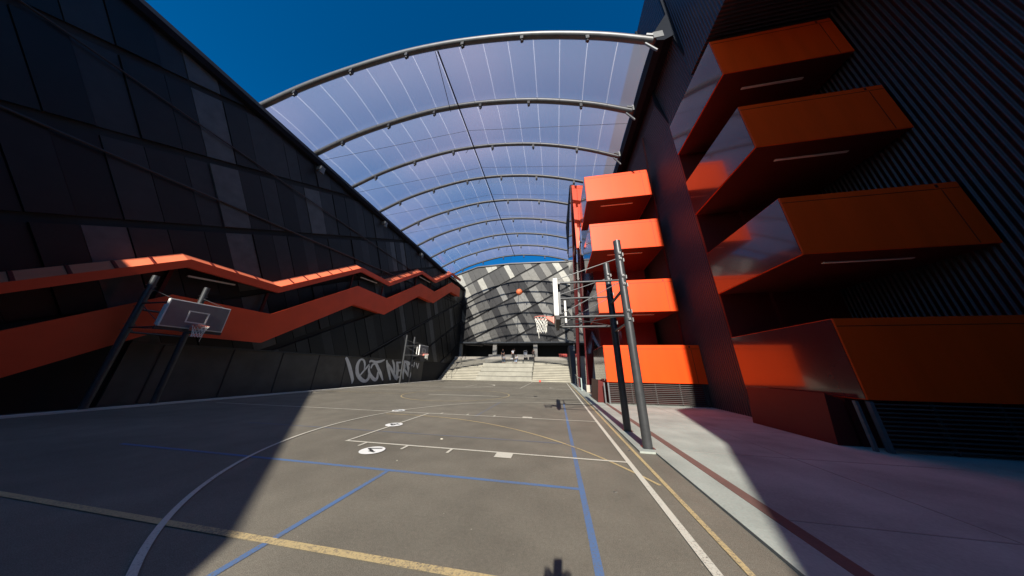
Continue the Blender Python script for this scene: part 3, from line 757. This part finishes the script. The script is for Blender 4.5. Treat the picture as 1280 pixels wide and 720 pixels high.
# ------------------------------------------------------------------ people
def skin(name, pts, edges, material, parent=None, sub=2):
    me = bpy.data.meshes.new(name); me.from_pydata([p[:3] for p in pts], edges, [])
    o = bpy.data.objects.new(name, me); col.objects.link(o)
    o.modifiers.new('s', 'SKIN'); s2 = o.modifiers.new('ss', 'SUBSURF'); s2.levels = s2.render_levels = sub
    for i, v in enumerate(me.skin_vertices[0].data):
        v.radius = (pts[i][3], pts[i][4] if len(pts[i]) > 4 else pts[i][3]); v.use_root = (i == 0)
    bpy.context.view_layer.update()
    dg = bpy.context.evaluated_depsgraph_get()
    new = bpy.data.meshes.new_from_object(o.evaluated_get(dg)); bpy.data.objects.remove(o)
    new.materials.clear(); new.materials.append(material)
    new.polygons.foreach_set('use_smooth', [True]*len(new.polygons))
    ob = bpy.data.objects.new(name, new); col.objects.link(ob)
    if parent: ob.parent = parent
    return ob
SK = mat('skin_tan', (.42, .24, .16), .55); HAIR = mat('dark_hair', (.025, .018, .014), .7, 0, .3, 20)
EYE = mat('eye_dark', (.02, .015, .012), .3); LIP = mat('lip', (.35, .14, .12), .5)
def person(label, loc, rot, J, shirt, trousers, shoe=(.05, .05, .05), fingers=False):
    """J: joint positions in metres, figure facing +y"""
    t = thing('person', label, 'person', loc); t.rotation_euler.z = rot
    P = lambda k: Vector(J[k])
    pel, chest, neck, head = P('pelvis'), P('chest'), P('neck'), P('head')
    up = (head - neck).normalized()
    pts = [(*pel, .13, .11), (*(pel*.5 + chest*.5), .125, .10), (*chest, .155, .11), (*(chest*.3 + neck*.7), .09, .075), (*neck, .055, .055), (*(neck*.45 + head*.55), .062, .07), (*head, .078, .095), (*(head + up*.08), .062, .075)]
    ed = [(0, 1), (1, 2), (2, 3), (3, 4), (4, 5), (5, 6), (6, 7)]
    def add(p, r, frm): pts.append((*p, r)); ed.append((frm, len(pts)-1)); return len(pts)-1
    for s in ('l', 'r'):
        a = add(P('shoulder_'+s), .058, 2 if False else 3); c = add(P('elbow_'+s), .042, a); w_ = add(P('wrist_'+s), .028, c)
        d = (P('wrist_'+s) - P('elbow_'+s)).normalized()
        h = add(P('wrist_'+s) + d*.075, .036, w_)
        side = d.cross(Vector((0, 0, 1))); side = side.normalized() if side.length > .2 else Vector((1, 0, 0)); nrm = side.cross(d).normalized()
        if fingers:
            for k, ln in enumerate((.068, .078, .074, .06)):
                base = P('wrist_'+s) + d*.09 + side*(-.03 + .02*k)
                f1 = add(base, .0095, h); f2 = add(base + d*ln*.5 + nrm*.008, .0085, f1); add(base + d*ln*.75 + nrm*.03, .0075, f2)
            tb = add(P('wrist_'+s) + d*.035 + side*.035, .012, w_); add(P('wrist_'+s) + d*.07 + side*.06 + nrm*.01, .009, tb)
        else: add(P('wrist_'+s) + d*.14 + nrm*.02, .022, h)
        hp_ = add(P('hip_'+s), .088, 0); k_ = add(P('knee_'+s), .058, hp_); c2 = add(P('knee_'+s)*.65 + P('ankle_'+s)*.35, .056, k_); an = add(P('ankle_'+s), .036, c2)
        fd = P('toe_'+s) - P('ankle_'+s); ft = add(P('ankle_'+s) + fd*.3 + Vector((0, 0, -.045)), .036, an); add(P('toe_'+s), .028, ft)
    body = skin('body', pts, ed, SK, t, 2)
    # clothes follow the same joints, a little wider
    sp = [(*(pel + (chest-pel)*.05), .148, .128), (*(pel*.5 + chest*.5), .142, .118), (*chest, .172, .128), (*(chest*.35 + neck*.65), .10, .088)]
    se = [(0, 1), (1, 2), (2, 3)]
    for s in ('l', 'r'):
        sp.append((*P('shoulder_'+s), .075)); se.append((3, len(sp)-1)); sp.append((*(P('shoulder_'+s)*.35 + P('elbow_'+s)*.65), .062)); se.append((len(sp)-2, len(sp)-1))
    skin('shirt', sp, se, shirt, t, 2)
    tp = [(*(pel + Vector((0, 0, .05))), .142, .122), (*(pel - Vector((0, 0, .02))), .15, .13)]; te = [(0, 1)]
    for s in ('l', 'r'):
        tp.append((*P('hip_'+s), .102)); te.append((1, len(tp)-1)); tp.append((*P('knee_'+s), .074)); te.append((len(tp)-2, len(tp)-1)); tp.append((*(P('knee_'+s)*.12 + P('ankle_'+s)*.88), .058)); te.append((len(tp)-2, len(tp)-1))
    skin('trousers', tp, te, trousers, t, 2)
    for s in ('l', 'r'):
        A, T = P('ankle_'+s), P('toe_'+s); d = (T - A); d.z = 0; d.normalize(); A2 = Vector((A.x, A.y, T.z))
        skin('shoe', [(*(A2 - d*.05 + Vector((0, 0, .015))), .042), (*(A2 + d*.07), .044), (*(A2 + d*.17 - Vector((0, 0, .005))), .036)], [(0, 1), (1, 2)], shoe_mats[shoe], t, 2)
    fwd = Vector(J.get('face', (0, 1, 0))).normalized(); rt = fwd.cross(up).normalized()
    hm = uv((0, 0, 0), 1, 20, 14); c0 = head + up*.045 - fwd*.018
    hv = []
    for v in hm.v:
        q = Vector(v); qq = c0 + rt*q.x*.086 + fwd*q.y*.104 + up*max(q.z*.098, -.02 - .08*(q.y < .1))
        hv.append(tuple(qq))
    hm.v = hv; hm.build('hair', HAIR, t, smooth=True)
    fm = uv(tuple(head + fwd*.099 - up*.012), .013, 8, 6); fm.build('nose', SK, t, smooth=True)
    for s in (-1, 1):
        uv(tuple(head + fwd*.086 + rt*.032*s + up*.012), .011, 8, 6).build('eye', EYE, t, smooth=True)
        e = uv(tuple(head + rt*.082*s), .018, 8, 6); e.build('ear', SK, t, smooth=True)
    mm = MB(); mm.tube([tuple(head + fwd*.088 + rt*x - up*.045) for x in (-.022, 0, .022)], .006, 6); mm.build('mouth', LIP, t)
    return t
shoe_mats = {(.05, .05, .05): mat('dark_shoe', (.05, .05, .05), .7), (.7, .7, .7): mat('white_shoe', (.7, .7, .68), .6)}
grey_sh = mat('grey_shirt', (.33, .34, .36), .9, 0, .1, 14); white_sh = mat('white_shirt', (.80, .80, .82), .9); blue_j = mat('blue_denim', (.07, .13, .21), .9, 0, .2, 20)
pale_j = mat('pale_denim', (.34, .42, .56), .9, 0, .15, 20); brown_sh = mat('brown_shirt', (.17, .10, .085), .9); dark_t = mat('dark_trousers', (.03, .03, .035), .9)
def sitting(lean=0.0, knee=.42, arms=0.0):
    return {'pelvis': (0, 0, .10), 'chest': (0, .06 + lean, .44), 'neck': (0, .08 + lean*1.2, .62), 'head': (0, .10 + lean*1.3, .76),
            'shoulder_l': (-.19, .07 + lean, .53), 'elbow_l': (-.26, .20 + lean, .28), 'wrist_l': (-.14, .40, .22),
            'shoulder_r': (.19, .07 + lean, .53), 'elbow_r': (.26, .20 + lean, .28), 'wrist_r': (.14, .40, .22 + arms),
            'hip_l': (-.10, .04, .08), 'knee_l': (-.16, .44, .12), 'ankle_l': (-.14, .50, -.33), 'toe_l': (-.16, .68, -.40),
            'hip_r': (.10, .04, .08), 'knee_r': (.16, .44, .12), 'ankle_r': (.14, .42, -.33), 'toe_r': (.16, .60, -.40)}
def standing():
    return {'pelvis': (0, 0, .93), 'chest': (0, .01, 1.27), 'neck': (0, .02, 1.47), 'head': (0, .04, 1.61),
            'shoulder_l': (-.19, .01, 1.38), 'elbow_l': (-.25, .0, 1.10), 'wrist_l': (-.22, .12, .86),
            'shoulder_r': (.19, .01, 1.38), 'elbow_r': (.25, .0, 1.10), 'wrist_r': (.22, .12, .86),
            'hip_l': (-.10, 0, .88), 'knee_l': (-.12, .03, .48), 'ankle_l': (-.12, 0, .08), 'toe_l': (-.14, .15, .03),
            'hip_r': (.10, 0, .88), 'knee_r': (.13, .03, .48), 'ankle_r': (.13, 0, .08), 'toe_r': (.16, .15, .03)}
PI = math.pi
person('seated person in a grey top and blue jeans on the top bleacher tier', (-8.35, 39.0, 2.99), PI, sitting(.04), grey_sh, blue_j)
st_ = standing(); st_['wrist_l'] = (-.30, .1, 1.62); st_['elbow_l'] = (-.33, .1, 1.36)
person('person standing in a white shirt and dark trousers behind the seated pair', (-7.0, 39.55, 3.15), PI, st_, white_sh, dark_t)
person('person sitting in a white shirt and pale blue trousers, leaning forward on the bleachers', (-6.15, 39.0, 2.99), PI - .5, sitting(.14), white_sh, pale_j)
person('person in a brown shirt sitting on the ledge by the right concrete column', (-3.75, 40.5, 3.99), PI + .3, sitting(.10), brown_sh, dark_t)
person('person in dark clothes with bare head standing just behind the person in grey', (-8.75, 39.7, 3.15), PI, standing(), dark_t, dark_t)

# photographer: stands behind the lens, only the shadow of phone and hands reaches the picture
ph = standing(); 
for k, s in (('l', -1), ('r', 1)):
    ph['elbow_'+k] = (.20*s, .25, 1.20); ph['wrist_'+k] = (.105*s, .42, 1.45)
person('photographer behind the camera holding a phone up in both hands', (-.03, -.62, .0), 0, ph, dark_t, blue_j, (.05, .05, .05), True)
p = MB(); p.box((-.038, -.012, -.078), (.038, -.003, .078)); po = p.build('phone', M['black'], bevel=.003)
po.location = (-.03, -.06, 1.55); po.rotation_euler = (R(19), 0, R(10.5)); tag(po, 'slim black phone held upright by the photographer', 'phone')

# ------------------------------------------------------------------ small things
def duffel(loc, s, label, rot=0):
    t = thing('sports_bag', label, 'bag', loc); t.rotation_euler.z = rot
    m = MB(); n = 10
    m.prism([(.19*s*math.copysign(abs(math.cos(2*PI*k/n))**.7, math.cos(2*PI*k/n)), .17*s + .17*s*math.copysign(abs(math.sin(2*PI*k/n))**.7, math.sin(2*PI*k/n))) for k in range(n)], 0, -.32*s, .32*s)
    m.build('bag_body', M['black_fabric'], t, bevel=.03)
    m = MB(); m.tube([(-.14*s, 0, .30*s), (-.09*s, 0, .46*s), (.09*s, 0, .46*s), (.14*s, 0, .30*s)], .014, 6); m.build('handle', M['black_fabric'], t)
duffel((-4.8, 38.95, 2.52 + .63), 1.0, 'small black bag on the bleacher top beside the leaning person', .2)
duffel((-3.9, 39.3, 3.15), 1.25, 'larger black sports bag lying at the foot of the right column', -.1)
t = thing('cooler_box', 'white cooler box standing on the grey ledge', 'cooler', (-5.05, 40.6, 4.0))
m = MB(); m.box((-.28, -.18, 0), (.28, .18, .34)); m.build('tub', M['white_plastic'], t, bevel=.03); m = MB(); m.box((-.30, -.20, .345), (.30, .20, .42)); m.build('lid', M['white_plastic'], t, bevel=.02)
m = MB(); m.tube([(-.27, 0, .3), (-.27, 0, .62), (.27, 0, .62), (.27, 0, .3)], .015, 6); m.build('handle', M['white_plastic'], t)
for x, wd, lab in ((.75, .55, 'smaller coral red storage crate on the terrace edge, left of the pair'), (1.45, .85, 'wider coral red storage crate on the terrace edge beside the dark side wall')):
    t = thing('storage_crate', lab, 'crate', (x, 40.15, 3.62)); m = MB()
    m.prism([(-wd/2*.85, 0), (wd/2*.85, 0), (wd/2, .42), (-wd/2, .42)], 1, -.2, .2); m.build('tub', M['red_plastic'], t, bevel=.02)
    m = MB(); m.box((-wd/2 - .03, -.23, .425), (wd/2 + .03, .23, .48)); m.build('lid', M['red_plastic'], t, bevel=.01)
    m = MB(); m.box((-.09, -.26, .26), (.09, -.215, .32)); m.build('handle', M['pad'], t)
t = thing('picnic_box', 'small white picnic box on the top bleacher tier between the seated people', 'box', (-7.1, 39.05, 3.15))
m = MB(); m.box((-.2, -.14, 0), (.2, .14, .24)); m.build('tub', M['white_plastic'], t, bevel=.02); m = MB(); m.box((-.21, -.15, .243), (.21, .15, .29)); m.build('lid', M['pad'], t, bevel=.01)
m = uv((0, 0, 0), .15, 20, 12); o = m.build('play_ball', M['red_plastic'], smooth=True); o.location = (-2.3, 34.3, .15); tag(o, 'red ball lying at the foot of the bleachers', 'ball')
def crumple(x, y, s, label, mt='paper'):
    m = MB(); r = random.Random(int(x*100))
    n = 9; ring = [(s*(.7+.5*r.random())*math.cos(2*PI*k/n), s*(.5+.4*r.random())*math.sin(2*PI*k/n)) for k in range(n)]
    top_ = [(a*.6, b_*.6, s*(.3+.4*r.random())) for a, b_ in ring]
    for k in range(n):
        j = (k+1) % n; m.poly([(*ring[k], .002), (*ring[j], .002), top_[j], top_[k]])
    m.poly(top_)
    m.poly([(*q, .002) for q in ring][::-1])
    o = m.build('paper_scrap', M[mt]); o.location = (x, y, 0); tag(o, label, 'litter')
crumple(-2.75, 6.0, .035, 'largest crumpled pale scrap on the asphalt inside the painted lane')
crumple(-2.9, 4.55, .014, 'tiny pale scrap between the near lane line and the blue line')
crumple(-.95, 3.0, .007, 'tiny white fleck in the foreground, right of the long blue line end')
crumple(-1.35, 3.2, .006, 'tiny white fleck in the foreground, centre of the open asphalt')
crumple(.72, 4.15, .03, 'brown dry leaf near the right sideline', 'mesh_wall')
crumple(1.42, 6.1, .03, 'dark scrap against the corner of the pale paving', 'pad')
crumple(-15.0, 33.9, .12, 'dark scrap at the foot of the left handrail', 'pad')

# ------------------------------------------------------------------ added building, unseen behind the photographer, roofline shaped to shade both sides
bb = thing('added_shade_building', 'added dark building, unseen behind the photographer, roofline dipped to shade only the two sides', 'building', (0, -8, 0))
pts = [(-32, -.2), (-32, 20), (-17.6, 13.6), (-3, 5.9), (-1.6, 4.5), (1.2, 4.5), (2, 6.2), (4, 8.6), (5.3, 11.6), (6.6, 12.3), (7.2, 20), (20, 20), (20, -.2)]
m = MB()
for i in range(1, len(pts) - 2):
    m.prism([(pts[i][0], -.2), (pts[i+1][0], -.2), pts[i+1], pts[i]], 1, -14, -8)
P_(m.build('wall', M['slate']), bb)
for x in (-14, -10, -6, -2, 2):
    m = MB(); m.box((x - .8, -7.995, .1), (x + .8, -7.95, 2.3)); P_(m.build('door', M['navy']), bb)

# ------------------------------------------------------------------ camera, sky, sun
F = Vector((-0.17204012, 0.92806462, 0.33030024)); Rt = Vector((0.98403346, 0.17743195, 0.01400217)); U = Vector((0.0456109, -0.32743542, 0.94377205))
cd = bpy.data.cameras.new('camera'); cam = bpy.data.objects.new('camera', cd); col.objects.link(cam)
m3 = Matrix((Rt, U, -F)).transposed(); cam.matrix_world = Matrix.Translation((0, 0, 1.572)) @ m3.to_4x4()
cd.sensor_width = 36; cd.lens = 292.0075/1280*36; cd.clip_start = .02; cd.clip_end = 2000
sc.camera = cam
EL, AZ = 29.5, -0.8                     # the shadows fall along +y, a touch to -x
wd = bpy.data.worlds.new('World'); sc.world = wd; wd.use_nodes = True
N, L = wd.node_tree.nodes, wd.node_tree.links
sky = N.new('ShaderNodeTexSky'); sky.sky_type = 'NISHITA'; sky.sun_disc = False; sky.sun_elevation = R(EL); sky.sun_rotation = R(180 + AZ)
sky.altitude = 100; sky.air_density = 1.0; sky.dust_density = .3; sky.ozone_density = 5.0
bg = N['Background']; hs = N.new('ShaderNodeHueSaturation'); hs.inputs['Saturation'].default_value = 1.32; L.new(sky.outputs[0], hs.inputs['Color']); L.new(hs.outputs[0], bg.inputs['Color']); bg.inputs['Strength'].default_value = .085
sl = bpy.data.lights.new('sun', 'SUN'); sl.energy = 4.9; sl.angle = R(.5); sl.color = (1, .94, .84)
so = bpy.data.objects.new('sun', sl); col.objects.link(so)
d = Vector((math.sin(R(AZ))*math.cos(R(EL)), math.cos(R(AZ))*math.cos(R(EL)), -math.sin(R(EL))))
so.rotation_euler = d.to_track_quat('-Z', 'Y').to_euler(); so.location = (0, -30, 30)
sc.view_settings.view_transform = 'Standard'; sc.view_settings.look = 'None'; sc.view_settings.exposure = .65; sc.view_settings.gamma = 1
sc.render.engine = 'CYCLES'; sc.cycles.transparent_max_bounces = 16
